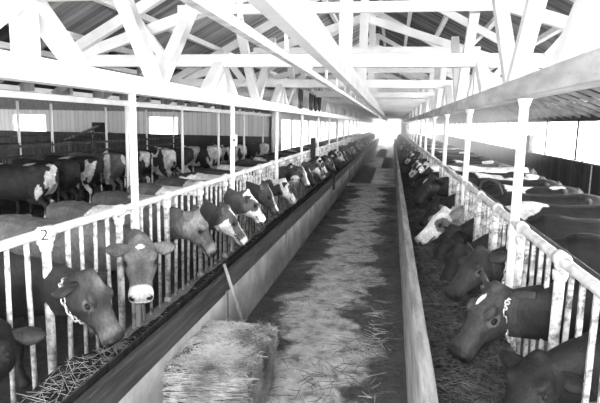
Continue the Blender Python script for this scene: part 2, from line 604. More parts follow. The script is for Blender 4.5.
# small white card with a dark dot on the second post
t = empty('card', (XL + .045, vis_l[1] - .03, 2.02), 'small white card with a dark dot fixed to the second wing-side post', 'card')
m = MB(); m.box(-.05, .05, -.03, -.02, -.09, .09); m.build('sheet', M['card_white'], t)
m = MB(); m.ball((0, -.03, 0), .02, .006, .02); m.build('dot', M['ink'], t)

# ------------------------------------------------------------------ feed troughs and curbs
TL = -1.60   # alley face of the left trough
t = empty('feed_trough', (0, 0, 0), 'long feed trough with dark plank wall on a concrete foot, beside the hay bale', 'feed trough', 'feed troughs')
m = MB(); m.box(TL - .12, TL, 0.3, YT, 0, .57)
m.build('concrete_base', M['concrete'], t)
m = MB(); m.box(-2.36, TL - .12, 0.3, YT, 0, .10); m.build('trough_bottom', M['plank_dark'], t)  # dark colour stands in for the shadow strip between hay and plank
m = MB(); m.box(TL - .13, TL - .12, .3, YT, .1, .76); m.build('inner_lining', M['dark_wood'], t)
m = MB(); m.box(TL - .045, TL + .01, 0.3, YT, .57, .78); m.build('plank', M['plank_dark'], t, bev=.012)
yy = 1.8
while yy < 44:
    m = MB(); m.box(TL, TL + .025, yy - .03, yy + .03, .2, .6); m.build('cleat', M['grey_wood'], t)
    yy += 3.1
m = MB(); m.box(-2.58, -2.36, 0.3, YT, 0, .2)
tag(m.build('curb', M['concrete'], bev=.02), 'low concrete curb under the feet of the wing-side stanchions', 'curb', 'stanchion curbs')
t = empty('feed_trough', (0, 0, 0), 'long feed trough walled with a pale weathered board, on the window side of the alley', 'feed trough', 'feed troughs')
m = MB()
# weathered board wall, its edge gnawed uneven
N = 220
prof = []
for i in range(N + 1):
    yy = .3 + (YT - .3) * (i / N) ** 1.6
    zt = .78 + .012 * noise.noise((yy * 1.3, 3.1, 0)) + .008 * noise.noise((yy * 4, 9, 0))
    xo = .006 * noise.noise((yy * 2, 0, 5))
    k = len(m.v)
    m.v += [(.228 + xo, yy, 0), (.232 + xo, yy, zt - .012), (.242 + xo, yy, zt), (.318 + xo, yy, zt), (.326 + xo, yy, zt - .012), (.328 + xo, yy, 0)]
    if i:
        for j in range(5):
            m.f.append((k - 6 + j, k - 5 + j, k + 1 + j, k + j)); m.mi.append(0)
    if i in (0, N):
        m.f.append(tuple(range(k, k + 6))); m.mi.append(0)
m.build('board', M['board_pale'], t)
m = MB(); m.box(.33, 1.06, .3, YT, 0, .12); m.build('trough_bottom', M['concrete'], t)
m = MB(); m.box(1.06, 1.2, 0.3, YT, 0, .25)
tag(m.build('curb', M['concrete'], bev=.02), 'low concrete curb under the feet of the window-side stanchions', 'curb', 'stanchion curbs')
# raised strip across the alley far down
m = MB(); m.box(TL + .01, .22, 19.6, 19.9, 0, .09)
tag(m.build('floor_sill', M['concrete'], bev=.02), 'low concrete sill crossing the alley floor far down the barn', 'sill')

# ------------------------------------------------------------------ stanchion rails
def rail(x, lab):
    t = empty('stanchion_rail', (x, 0, 0), lab, 'rail', 'stanchion top rails')
    m = MB()
    pts = [(0.01 * noise.noise((yy, x, 0)), yy, RAIL_Z + .012 * noise.noise((yy * .7, 0, x))) for yy in np.linspace(.5, YT, 120)]
    m.tube(pts, .036, 10); m.build('pipe', M['white_pipe'], t, smooth=True)
    m = MB()
    dx = .12 if x > 0 else -.1
    m.tube([(dx, yy, RAIL_Z - .03) for yy in np.linspace(.5, YT, 30)], .02, 8); m.build('latch_bar', M['dark_iron'] if x > 0 else M['worn_pipe'], t, smooth=True)
    return t


rail(XL, 'long white pipe rail topping the stanchions of the wing-side cow row')
rail(XR, 'long white pipe rail topping the stanchions of the window-side cow row')

STALL = 1.06


def stanchion_meshes(side):
    zb = .2 if side < 0 else .25
    out = {}
    m = MB(); m.tube([(0, 0, zb), (0, 0, RAIL_Z - .1)], .034, 10); m.tube([(0, 0, zb), (0, 0, zb + .05)], .05, 10)
    out['post'] = m.mesh('post', M['worn_pipe'], True)
    m = MB()
    # cast clamp: collar on the post, forked arms and a loop round the rail
    m.tube([(0, 0, RAIL_Z - .14), (0, 0, RAIL_Z - .1), (0, 0, RAIL_Z - .075)], [.042, .05, .05], 10)
    for s in (-1, 1):
        m.tube([(0, s * .02, RAIL_Z - .09), (0, s * .075, RAIL_Z - .06), (0, s * .08, RAIL_Z), (0, s * .05, RAIL_Z + .03)], .021, 8)
    m.tube([(0, -.06, RAIL_Z), (0, .06, RAIL_Z)], .052, 12)
    out['clamp'] = m.mesh('clamp', M['white_pipe'], True)
    for q, (fy, r) in enumerate(((.25, .021), (.42, .017), (.62, .017), (.80, .019))):
        m = MB()
        lean = .02 * (1 if q % 2 else -1)
        if side < 0:
            m.tube([(-.01, fy * STALL + lean, zb), (0, fy * STALL, RAIL_Z)], r, 8)
        else:
            m.beam((.0, fy * STALL + lean, zb), (0, fy * STALL, RAIL_Z), .03, .022, (0, 1, 0))
        out['bar%d' % q] = m.mesh('bar', M['worn_pipe'] if side < 0 else M['worn_bar'], side < 0)
    return out


ST_L, ST_R = stanchion_meshes(-1), stanchion_meshes(1)
K_L0, K_R0 = 3.40, 3.53     # a clamp position on each rail


def stanchions(x, k0, ms, what, group, n0, n1):
    for i in range(n0, n1):
        yy = k0 + STALL * i
        if yy > YT - 1:
            break
        t = empty('stanchion', (x, yy, 0), what % nth(i - n0 + 1), 'stanchion', group)
        for key, me in ms.items():
            o = bpy.data.objects.new(key.rstrip('0123456789'), me)
            o.parent = t
            COL.objects.link(o)
        if x < 0 and i == 0:
            cu = bpy.data.curves.new('number', 'FONT'); cu.body = '2'; cu.size = .115; cu.extrude = .003
            cu.align_x = 'CENTER'; cu.align_y = 'CENTER'
            tmp = bpy.data.objects.new('tmp', cu); COL.objects.link(tmp)
            bpy.context.view_layer.update()
            me = bpy.data.meshes.new_from_object(tmp.evaluated_get(bpy.context.evaluated_depsgraph_get()))
            bpy.data.objects.remove(tmp)
            me.materials.clear(); me.materials.append(M['ink'])
            tg = MB(); tg.box(.045, .06, -.045, .045, -.06, .06)
            pl = tg.build('number_plate', M['card_white'], t)
            pl.location = (0.01, -.02, RAIL_Z)
            pl.rotation_euler = (0, 0, math.radians(-58))
            no = bpy.data.objects.new('number', me); COL.objects.link(no); no.parent = pl
            no.location = (.063, 0, 0); no.rotation_euler = (math.radians(90), 0, math.radians(90))


stanchions(XL, K_L0, ST_L, 'white pipe stanchion in the wing-side row, %s from the front', 'wing-side stanchions', -1, 60)
stanchions(XR, K_R0, ST_R, 'flat-barred stanchion in the window-side row, %s from the front', 'window-side stanchions', -1, 60)

# ------------------------------------------------------------------ cows
def unit(v):
    return v.normalized()


def cow(label, heading, loc, poll, muzzle, base=.12, style='plain', face='plain', vox=.02, patch=None, body=None, seed=0, scale=1.0, chain=False, group=None, mid=None, ears=True, earb=.16, belly=None, name='cow', nose='dark', thr=.0, earlight=False):
    """heading: angle of the body's forward axis; poll, muzzle: world points of the head (None: head low ahead)"""
    R = Matrix.Rotation(heading, 3, 'Z')
    Ri = R.transposed()
    loc = Vector(loc)
    X, Yv, Z = Vector((1, 0, 0)), Vector((0, 1, 0)), Vector((0, 0, 1))
    P = Ri @ (Vector(poll) - loc)
    Q = Ri @ (Vector(muzzle) - loc)
    b = MB()
    S = scale
    prof = [(-.80, 1.14, .10, .10, .20), (-.76, 1.14, .17, .15, .30), (-.66, 1.10, .24, .23, .38), (-.50, 1.04, .28, .31, .40), (-.25, .98, .32, .34, .40),
            (.05, .95, .34, .35, .41), (.30, .95, .32, .36, .39), (.50, .98, .27, .36, .36), (.64, 1.02, .22, .31, .32), (.76, 1.03, .15, .22, .24)]
    b.loft([(Vector((x, 0, z)) * S, Yv, Z, w * S, h1 * S, h2 * S, 2.25) for x, z, w, h1, h2 in prof], 20)
    # hip bones
    for s in (-1, 1):
        b.ball(Vector((-.46, s * .21, 1.27)) * S, .08 * S, .06 * S, .05 * S)
        b.ball(Vector((-.55, s * .17, .93)) * S, .20 * S, .12 * S, .27 * S)     # thigh
        b.ball(Vector((.48, s * .19, .92)) * S, .16 * S, .09 * S, .28 * S)      # shoulder
        hind = [(-.52, .17, .95, .16), (-.44, .18, .72, .115), (-.56, .18, .56, .07), (-.66, .17, .48, .058), (-.63, .17, .30, .042), (-.60, .17, .13, .042), (-.58, .17, .08, .05), (-.55, .17, .05, .058), (-.54, .17, .0, .062)]
        front = [(.50, .17, .85, .13), (.52, .17, .60, .085), (.53, .17, .40, .058), (.54, .17, .36, .056), (.53, .17, .18, .038), (.54, .17, .10, .045), (.56, .17, .05, .055), (.57, .17, 0, .06)]
        st = .05 * (1 if (seed + (s > 0)) % 2 else -1)
        for leg in (hind, front):
            b.tube([Vector((x + st * (1 - z), s * yy, z)) * S for x, yy, z, r in leg], [r * S for *_, r in leg], 10)
    b.ball(Vector((-.36, 0, .60)) * S, .21 * S, .15 * S, .14 * S)               # udder
    b.tube([Vector(p) * S for p in [(-.74, 0, 1.30), (-.84, 0, 1.22), (-.87, 0, 1.0), (-.86, .01, .75), (-.85, .01, .62)]], [.045 * S, .035 * S, .026 * S, .024 * S, .022 * S], 8)
    b.tube([Vector(p) * S for p in [(-.85, .01, .66), (-.86, .01, .52), (-.85, .01, .36)]], [.026 * S, .045 * S, .015 * S], 8)
    # head frame
    HL = (Q - P).length
    hs = HL / .52
    hx = unit(Q - P)
    hup = unit(Z - hx * Z.dot(hx) if abs(hx.z) < .97 else X - hx * X.dot(hx))
    hy = hup.cross(hx)      # lateral

    def hp(t, s, w):
        return P + (hx * t + hy * s + hup * w) * hs

    # neck
    n0 = Vector((.50, 0, 1.03)) * S
    n3 = hp(.06, 0, -.15)
    L = (n3 - n0).length
    c1 = n0 + Vector((.38 * L, 0, .10 * L))
    c2 = n3 - hx * (.10 * L) - unit(n3 - n0) * (.25 * L)
    if mid is not None:
        c2 = Ri @ (Vector(mid) - loc)

    def neck(t):
        u = 1 - t
        return n0 * u ** 3 + c1 * 3 * u * u * t + c2 * 3 * u * t * t + n3 * t ** 3

    rings = []
    nfr = []
    for i in range(11):
        t = i / 10
        c = neck(t)
        tg = unit(neck(min(t + .02, 1)) - neck(max(t - .02, 0)))
        sd = unit(Z.cross(tg)) if abs(tg.z) < .95 else Yv
        up = tg.cross(sd)
        rw = (.17 * (1 - t) + .092 * hs * t) * (1 if t < .9 else .97)
        hu = .25 * (1 - t) + .085 * hs * t
        hd = .33 * (1 - t) + .21 * hs * t
        rings.append((c, sd, up, rw, hu, hd, 2.1))
        nfr.append((c, sd, up, rw, hu, hd, tg))
    b.loft(rings, 16)
    # skull and muzzle
    hsec = [(-.05, .065, -.045, -.15), (-.015, .090, -.005, -.19), (.04, .106, .008, -.225), (.10, .114, .012, -.25), (.16, .122, .010, -.262), (.21, .122, .000, -.262), (.26, .108, -.014, -.245),
            (.32, .090, -.024, -.212), (.38, .083, -.028, -.188), (.43, .087, -.030, -.180), (.47, .095, -.034, -.180), (.508, .090, -.050, -.172), (.53, .06, -.080, -.155)]
    b.loft([(hp(t, 0, (a + c) / 2), hy, hup, w * hs, (a - c) / 2 * hs, (a - c) / 2 * hs, 2.35) for t, w, a, c in hsec], 20)
    for s in (-1, 1):
        b.ball(hp(.175, s * .090, -.024), .055 * hs, .038 * hs, .030 * hs, (hx, hy, hup))     # brow
        b.ball(hp(.14, s * .075, -.18), .10 * hs, .05 * hs, .08 * hs, (hx, hy, hup))        # cheek
        b.ball(hp(.488, s * .062, -.078), .036 * hs, .030 * hs, .032 * hs, (hx, hy, hup))     # nostril wing
    b.ball(hp(.44, 0, -.165), .06 * hs, .05 * hs, .028 * hs, (hx, hy, hup))                  # chin
    b.ball(hp(.0, 0, -.01), .04 * hs, .05 * hs, .04 * hs, (hx, hy, hup))                     # poll tuft
    me0 = b.mesh('tmp', M['coat'])
    o = bpy.data.objects.new('tmp', me0); COL.objects.link(o)
    rm = o.modifiers.new('r', 'REMESH'); rm.mode = 'VOXEL'; rm.voxel_size = vox
    sm = o.modifiers.new('s', 'SMOOTH'); sm.factor = .5; sm.iterations = 5 if vox < .03 else 3
    me = bpy.data.meshes.new_from_object(o.evaluated_get(bpy.context.evaluated_depsgraph_get()))
    bpy.data.objects.remove(o); bpy.data.meshes.remove(me0)
    nv = len(me.vertices)
    co = np.empty(nv * 3, np.float32); me.vertices.foreach_get('co', co); co = co.reshape(-1, 3)
    # -------- coat shade per vertex (hair pigment; some faces and backs carry painted-in light)
    hb = np.array([tuple(hx), tuple(hy), tuple(hup)])
    loc_h = (co - np.array(tuple(P))) @ hb.T / hs
    t, s, w = loc_h[:, 0], loc_h[:, 1], loc_h[:, 2]
    inhead = (t > -.03) & (t < .6) & (np.abs(s) < .16) & (w > -.29) & (w < .06)
    patch = patch if patch is not None else .75
    sv = seed * 7.31
    if style in ('pied',):
        nzv = np.array([noise.noise((x * 2.1 + sv, abs(y) * .4 + y * 1.2 + sv, z * 1.7 - sv)) + .35 * noise.noise((x * 5 + sv, y * 5, z * 5)) for x, y, z in co.tolist()])
        c = np.where(nzv > thr, patch, base)
    elif style == 'streak':
        nzv = np.array([noise.noise((x * 3.2 + sv, y * 2.5 + sv, z * .9 - sv)) + .4 * noise.noise((x * 8 + sv, y * 7, z * 3)) for x, y, z in co.tolist()])
        c = np.where(nzv > thr + .35 * np.clip(co[:, 0] + .35, 0, 1), patch, base)
    elif style in ('rump', 'lit_withers'):  # shoulder patch is light painted into the coat; rump patch is a white marking
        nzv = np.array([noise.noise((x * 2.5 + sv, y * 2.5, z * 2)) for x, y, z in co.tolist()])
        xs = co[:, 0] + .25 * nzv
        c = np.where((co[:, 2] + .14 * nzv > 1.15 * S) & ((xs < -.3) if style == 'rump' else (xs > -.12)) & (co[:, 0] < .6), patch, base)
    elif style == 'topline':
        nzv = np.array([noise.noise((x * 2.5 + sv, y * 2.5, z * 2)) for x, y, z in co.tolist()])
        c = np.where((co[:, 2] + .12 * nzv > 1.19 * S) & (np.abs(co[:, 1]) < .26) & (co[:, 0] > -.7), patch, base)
    else:
        nzv = np.array([noise.noise((x * 3 + sv, y * 3, z * 3)) for x, y, z in co.tolist()])
        c = base * (1 + .25 * nzv)
        if belly:
            c = np.where(co[:, 2] + .1 * nzv < .72 * S, belly, c)
    if body is not None:
        k_ = np.clip((-.02 - (co - np.array(tuple(P))) @ np.array(tuple(unit(n3 - n0)))) / .35, 0, 1); c = c + (body * (1 + .25 * nzv) - c) * k_
    hc = base * np.ones(nv)
    fn = nzv * .045
    if face == 'blaze':
        hc = np.where((np.abs(s + fn) < .05 - .035 * np.clip((.25 - t) / .25, 0, 1) * (t < .2) + .0) & (w > -.13) & (t > .01), .78, hc)
    elif face == 'star':
        hc = np.where(((t - .125) / .045) ** 2 + ((s + .01 + (t - .1) * .3) / .020) ** 2 + (fn * 8) ** 2 < 1, np.where(w > -.06, .8, hc), hc)
    elif face == 'white':
        hc = np.where(((t - .19 + fn * 1.5) / .095) ** 2 + ((np.abs(s) - .1) / .07) ** 2 + ((w + .07 + fn * 2) / .085) ** 2 < 1, base, .80)
        hc = np.where((w < -.17 + fn * 2) & (t < .2), base, hc)
    elif face == 'whitecap':
        hc = np.where((t < .25 + fn) & (w > -.15), .8, hc)
    elif face == 'whitelow':
        hc = np.where((w < -.12 + .5 * fn - .15 * (t - .25)) & (t > .1), .72, hc)
        hc = np.where((np.abs(s + fn) < .045) & (w > -.11) & (t > .02), .78, hc)
    elif face == 'brow_highlight':  # highlights on the brow and nose bridge painted into the coat
        g = lambda t0, tw, s0, sw: np.exp(-((t - t0) / tw) ** 2 - ((s - s0) / sw) ** 2)
        hc = base * (1 + 4.5 * g(.085, .06, .03, .06) * (w > -.1) + 2.2 * g(.36, .07, 0, .06) * (w > -.12) - .4 * np.exp(-((t - .24) / .05) ** 2))
    elif face == 'starband':
        hc = base * (1.35 - .75 * np.exp(-((t - .29) / .09) ** 2 - (s / .05) ** 2))
        hc = np.where(((t - .11) / .022) ** 2 + ((s + .005 + fn * .3) / .03) ** 2 < 1, np.where(w > -.08, .8, hc), hc)
    elif face == 'shade':
        hc = base * (1.0 + 1.1 * np.clip(1 - np.abs(t - .1) / .14, 0, 1) - .45 * np.clip((np.abs(.30 - t) < .09) * (w > -.08), 0, 1))
    if nose == 'pale':
        hc = hc + (.74 - hc) * np.clip((t - .425 + fn) / .02, 0, 1)
        hc = np.where((t > .50) & (w > -.11), .45, hc)
    elif nose == 'ring':
        hc = hc * (1 + 1.8 * np.exp(-((t - .435 + fn) / .035) ** 2))
        hc = np.where((t > .475 + fn * .3) & (w > -.12), .03, hc)
        hc = np.where((t > .45) & (w <= -.12), min(.45, base * 2.6), hc)
    else:
        hc = np.where((t > .475 + fn * .3) & (w > -.125), min(.025, base * .8), hc)
    # nostrils, mouth line, lids
    for sgn in (-1, 1):
        nd = ((t - .515) / .034) ** 2 + ((s - sgn * .064) / .024) ** 2 + ((w + .088) / .022) ** 2
        hc = np.where(nd < 1, .01, hc)
        ed = ((t - .205) / .05) ** 2 + ((s - sgn * .118) / .05) ** 2 + ((w + .068) / .036) ** 2
        hc = np.where(ed < 1, hc * (.5 if base > .06 else 2.6), hc)
    hc = np.where((np.abs(w + .142 + .03 * (.5 - t)) < .009) & (t > .33), .012, hc)
    c = np.where(inhead, hc, c)
    c = np.where(co[:, 2] < .06 * S, .04, c)
    vals = [float(q) for q in c]
    # -------- eyes and ears join the same mesh
    e = MB()
    evals = []
    for sg in (-1, 1):
        e.ball(hp(.205, sg * .111, -.068), .025 * hs, .016 * hs, .020 * hs, (hx, hy, hup), mi=1)
    evals += [.01] * len(e.v)
    if ears:
        for sg in (-1, 1):
            base_p = hp(.04, sg * .085, -.085)
            d = unit(hy * sg * 1.0 - hx * earb + hup * (-.12 + .35 * (earb > .3)) + Z * -.16)
            wd = unit(hup * .9 - hx * .35 - d * (hup * .9 - hx * .35).dot(d))
            nd = wd.cross(d)
            if nd.dot(hx) < 0:
                nd = -nd
            k0 = len(e.v)
            rr = [(0, .030, .026), (.03, .040, .026), (.07, .058, .018), (.11, .064, .014), (.15, .050, .012), (.18, .028, .009), (.197, .006, .005)]
            nn = 12
            for (l, rw, th) in rr:
                cc = base_p + d * l * hs
                for j in range(nn):
                    a = 2 * math.pi * j / nn
                    u = math.cos(a)
                    cup = (u * u) * rw * .55
                    e.v.append(tuple(cc + wd * u * rw * hs + nd * (math.sin(a) * th + cup - .02) * hs))
                    inner = math.sin(a) > .2
                    bb = base if face not in ('white',) else base
                    edge = abs(u) > .8
                    evals.append(bb * (1.7 if inner else 1.0) * (.7 if edge else 1) if not earlight else (min(.5, bb * 3.2) if not edge else bb))
            for i in range(len(rr) - 1):
                for j in range(nn):
                    e.f.append((k0 + i * nn + j, k0 + i * nn + (j + 1) % nn, k0 + (i + 1) * nn + (j + 1) % nn, k0 + (i + 1) * nn + j)); e.mi.append(0)
            e.f.append(tuple(k0 + (len(rr) - 1) * nn + j for j in range(nn))); e.mi.append(0)
    bm = bmesh.new()
    bm.from_mesh(me)
    em = e.mesh('tmp', [M['coat'], M['eye']])
    bm.from_mesh(em)
    bpy.data.meshes.remove(em)
    bmesh.ops.recalc_face_normals(bm, faces=bm.faces[:])
    me.clear_geometry()
    bm.to_mesh(me); bm.free()
    me.materials.clear(); me.materials.append(M['coat']); me.materials.append(M['eye'])
    at = me.attributes.new('coat', 'FLOAT', 'POINT')
    at.data.foreach_set('value', vals + evals)
    me.polygons.foreach_set('use_smooth', [True] * len(me.polygons))
    me.name = 'cow'
    ob = bpy.data.objects.new(name, me)
    ob.location = loc
    ob.rotation_euler = (0, 0, heading)
    COL.objects.link(ob)
    tag(ob, label, 'cow', group)
    if chain:
        c, sd, up, rw, hu, hd, tg = nfr[chain]
        n = 32
        ring = []
        for j in range(n):
            a = 2 * math.pi * j / n
            ca, sa = math.cos(a), math.sin(a)
            ring.append(c + sd * ca * (rw + .022) + up * sa * ((hu - .015) if sa > 0 else hd + .022) - tg * .05 * sa)
        m = MB()
        for j in range(n):
            p, q = ring[j], ring[(j + 1) % n]
            ax = unit(q - p); ln = (q - p).length
            out = unit((p + q) / 2 - c); si = ax.cross(out)
            w1 = out if j % 2 else si
            mid_ = (p + q) / 2
            pts = []
            for a in range(10):
                aa = 2 * math.pi * a / 10
                pts.append(mid_ + ax * math.cos(aa) * ln * .68 + w1 * math.sin(aa) * .016)
            m.tube(pts, .0062, 5, closed=True)
        m.build('neck_chain', M['chain'], ob, smooth=True)
    return ob


def lcow(label, stall, poll, muzzle, **kw):
    kw.setdefault('scale', .93)
    return cow(label, 0.0, (-3.62, stall, 0), poll, muzzle, group='cows in the wing-side stanchions', **kw)


def rcow(label, stall, poll, muzzle, **kw):
    return cow(label, math.pi, (2.36, stall, 0), poll, muzzle, group='cows in the window-side stanchions', **kw)


def ls(i):      # stall centre after the i-th clamp of the left rail
    return K_L0 + STALL * (i + .52)


def rs(i):
    return K_R0 + STALL * (i + .52)


lcow('nearly black cow cut off in the near corner, its pale ear drooping before the bars', ls(-1), (-2.38, 2.70, 1.06), (-2.17, 2.24, .84), base=.01, face='plain', vox=.018, seed=1, scale=.96, earlight=True)
lcow('dark brown cow with a neck chain, head bowed over hay by the number plate', 3.60, (-2.06, 3.27, 1.225), (-1.79, 3.23, .785), base=.038, face='brow_highlight', nose='ring', vox=.014, seed=2, chain=9, mid=(-2.34, 3.46, 1.04))
lcow('brown cow facing the camera with a white muzzle and small white star', ls(1), (-2.14, 4.17, 1.29), (-1.94, 3.76, .93), base=.10, body=.16, face='starband', nose='pale', vox=.014, seed=3, mid=(-2.3, 4.6, 1.06))
lcow('fawn cow in profile with black ears pulled back, beside the white-muzzled one', ls(2), (-2.12, 5.50, 1.30), (-1.85, 5.54, .85), base=.12, face='shade', nose='ring', vox=.015, earb=.75, seed=4, style='lit_withers', patch=.8)
lcow('cow with a broad white blaze and white jaw, reaching down to the trough', ls(3), (-2.06, 6.43, 1.21), (-1.78, 6.55, .78), base=.09, face='whitelow', nose='pale', vox=.016, earb=.75, seed=5, style='lit_withers', patch=.4)
lcow('mottled pale-faced cow with dark eye patch just beyond the blazed one', ls(4), (-2.1, 7.53, 1.28), (-1.82, 7.72, .84), base=.12, face='white', nose='ring', vox=.017, seed=6, style='lit_withers', patch=.8)
lcow('dark cow with a narrow white blaze and pale jaw, sixth head from the number plate', ls(5), (-2.1, 8.75, 1.24), (-1.84, 8.80, .77), base=.07, face='blaze', nose='ring', vox=.02, earb=.75, seed=7, style='lit_withers', patch=.5)
lcow('white-faced cow with black eye patches, halfway along the near stanchions', ls(6), (-2.1, 10.28, 1.18), (-1.84, 10.45, .74), base=.05, face='white', nose='pale', vox=.02, seed=8, style='pied', thr=-.05)
lcow('dark-capped cow lifting its head to the camera behind the white-faced one', ls(7), (-2.28, 11.84, 1.36), (-2.06, 11.35, 1.14), base=.05, face='star', nose='pale', vox=.022, seed=9, mid=(-2.35, 11.9, 1.25))
lcow('pale grey-faced cow beyond the dark-capped one, head low', ls(8), (-2.1, 12.33, 1.27), (-1.84, 12.25, .84), base=.22, face='blaze', nose='ring', vox=.024, seed=10, style='pied', thr=-.05)
lcow('cow with a dark eye band and pale nose, eleventh head from the number plate', ls(10), (-2.1, 14.69, 1.24), (-1.82, 14.9, .82), base=.10, face='whitelow', nose='pale', vox=.024, seed=11)

rcow('blurred dark cow in the corner with its head bowed at the frame edge', rs(-1) + .1, (.90, 3.06, 1.00), (.62, 2.72, .72), base=.012, face='plain', vox=.016, seed=21, earlight=False, mid=(1.05, 3.08, .96))
rcow('large dark cow in profile with a white streak and neck chain, nearest the pale board', 3.70, (.80, 3.92, 1.14), (.47, 3.72, .70), base=.042, body=.012, face='star', vox=.013, earb=.75, seed=22, chain=9, mid=(1.02, 3.84, 1.04))
rcow('dark cow behind the large profile head, chain over its neck, nose in the hay', rs(1), (.86, 5.0, 1.17), (.55, 4.72, .84), base=.03, body=.012, face='plain', vox=.016, earb=.75, seed=23, chain=8)
rcow('dark cow with head deep in the trough before the white-faced one', rs(2), (.80, 5.95, .98), (.56, 5.75, .55), base=.02, face='plain', vox=.02, earb=.75, seed=24, style='rump', patch=.75)
rcow('white-faced cow with a dark eye patch in profile against the dark hay', rs(4), (.82, 7.95, 1.08), (.385, 7.75, .66), base=.16, face='white', nose='pale', vox=.018, earb=.75, seed=25, style='pied', thr=.05, body=.02)
rcow('black cow with its head down between the two white-faced ones', rs(5), (.80, 9.2, 1.08), (.50, 9.1, .65), base=.02, face='plain', vox=.024, earb=.75, seed=26, style='pied', thr=.22)
rcow('black cow with a white star beyond the white-faced profile', rs(6), (.76, 10.25, 1.36), (.43, 10.05, .90), base=.02, face='star', vox=.022, seed=27)
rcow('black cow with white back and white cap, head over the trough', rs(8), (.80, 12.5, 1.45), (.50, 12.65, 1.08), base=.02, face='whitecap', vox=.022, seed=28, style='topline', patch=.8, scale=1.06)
rcow('black cow standing just before the white-backed one', rs(7), (.80, 11.2, 1.15), (.52, 11.1, .72), base=.025, face='plain', vox=.026, seed=29, style='pied', thr=.25)
rcow('mostly black cow between the dark bowed head and the white-faced profile', rs(3), (.82, 7.0, 1.0), (.56, 6.85, .56), base=.02, face='plain', vox=.022, seed=30, style='pied', thr=.3)

# the rows run on: further cows from four body variants each side, each with its own stall
far_l, far_r = [], []
COATS = [('dark', dict(base=.05, face='star')), ('spotted', dict(base=.05, face='white', style='pied', thr=0.0)), ('brown', dict(base=.13, face='blaze', nose='ring')), ('pale', dict(base=.3, face='white', style='pied', thr=-.1))]


PICK = [0, 2, 0, 1, 2, 0, 3, 2, 0, 0, 2, 1, 0]


def far_row(side, idx, word):
    protos = {}
    n = 0
    for i in idx:
        st = (ls if side < 0 else rs)(i)
        q = PICK[i % 13]
        va = (i * 7 // 3) % 3
        nm, kw = COATS[q]
        n += 1
        lab = '%s cow in the %s row, %s of the distant heads' % (nm, word, nth(n))
        dy, dz, my = ((-.2, 0, -.25), (.02, .08, .2), (-.1, -.14, -.02))[va]
        px = -2.12 if side < 0 else .78
        mx = (-1.84, -1.86, -1.9)[va] if side < 0 else (.50, .52, .56)[va]
        fn = lcow if side < 0 else rcow
        if (q, va) not in protos:
            protos[(q, va)] = fn(lab, st, (px, st + dy, 1.2 + dz), (mx, st + my, .78 + dz), vox=.032, seed=40 + q + 5 * va, **kw)
        else:
            o = protos[(q, va)].copy()
            COL.objects.link(o)
            o.location.y = st
            o.rotation_euler.z += random.uniform(-.04, .04)
            o['label'] = lab


far_row(-1, [9] + list(range(11, 58)), 'wing-side')
far_row(1, list(range(9, 58)), 'window-side')

# loose cows standing in the wing, rumps to the alley
WING = [('dark red cow at the very edge with a white thigh patch', -7.75, 9.75, .1, dict(base=.03, style='streak', thr=0.18, seed=51)),
        ('big dark brown cow with plain flanks standing before the hay rack', -8.00, 10.95, .05, dict(base=.035, seed=52)),
        ('black cow with white tail head and white hind legs', -8.15, 12.2, -.05, dict(base=.03, style='streak', thr=0.02, seed=53)),
        ('pale fawn cow with a white flank, rump turned to the alley', -8.25, 13.5, .08, dict(base=.13, style='streak', thr=0.10, seed=54)),
        ('dark cow with a ragged white hindquarter beside the fawn one', -8.05, 14.9, -.06, dict(base=.04, style='streak', thr=-0.08, seed=55)),
        ('brown and white cow half hidden by the second slim post', -7.95, 16.3, .1, dict(base=.05, style='streak', thr=-0.05, seed=56)),
        ('dark-bodied cow with pale thighs farther along the wing', -7.85, 17.7, 0, dict(base=.045, style='streak', thr=0.02, seed=57)),
        ('spotted cow near the far end of the wing', -7.35, 19.3, .12, dict(base=.04, style='streak', thr=-0.10, seed=58)),
        ('black cow with white rump standing closest to the far wall', -6.85, 21.2, -.1, dict(base=.03, style='streak', thr=-0.04, seed=59)),
        ('dark cow with a white hip alone before the aisle windows', -6.35, 23.4, .1, dict(base=.03, style='streak', thr=0.02, seed=60))]
for lab, x, yy, dr, kw in WING:
    kw = dict(kw)
    cow(lab, math.pi + dr, (x, yy, 0), (x - 1.2, yy + .05, 1.15), (x - 1.5, yy - .05, .72), vox=.028, group='cows standing in the wing', scale=1.03, face='plain', **kw)

# ------------------------------------------------------------------ hay
def heap(name, x0, x1, y0, y1, hfun, mat_, nx, ny, rough=.03, fr=9, parent=None):
    m = MB()
    for j in range(ny + 1):
        yy = y0 + (y1 - y0) * (j / ny) ** 1.5
        for i in range(nx + 1):
            x = x0 + (x1 - x0) * i / nx
            z = hfun(x, yy) + rough * (noise.noise((x * fr, yy * fr, 1.7)) + .5 * noise.noise((x * fr * 2.7, yy * fr * 2.7, 5)))
            m.v.append((x, yy, max(z, .005)))
    for j in range(ny):
        for i in range(nx):
            a = j * (nx + 1) + i
            m.f.append((a, a + 1, a + nx + 2, a + nx + 1)); m.mi.append(0)
    # skirt down to the ground makes the heap a body with depth
    ring = [j * (nx + 1) for j in range(ny, -1, -1)] + list(range(1, nx + 1)) + [j * (nx + 1) + nx for j in range(1, ny + 1)] + [ny * (nx + 1) + i for i in range(nx - 1, 0, -1)]
    k = len(m.v)
    for q in ring:
        m.v.append((m.v[q][0], m.v[q][1], .0))
    for a in range(len(ring)):
        a2 = (a + 1) % len(ring)
        m.f.append((ring[a], k + a, k + a2, ring[a2])); m.mi.append(0)
    return m.build(name, mat_, parent, smooth=True)


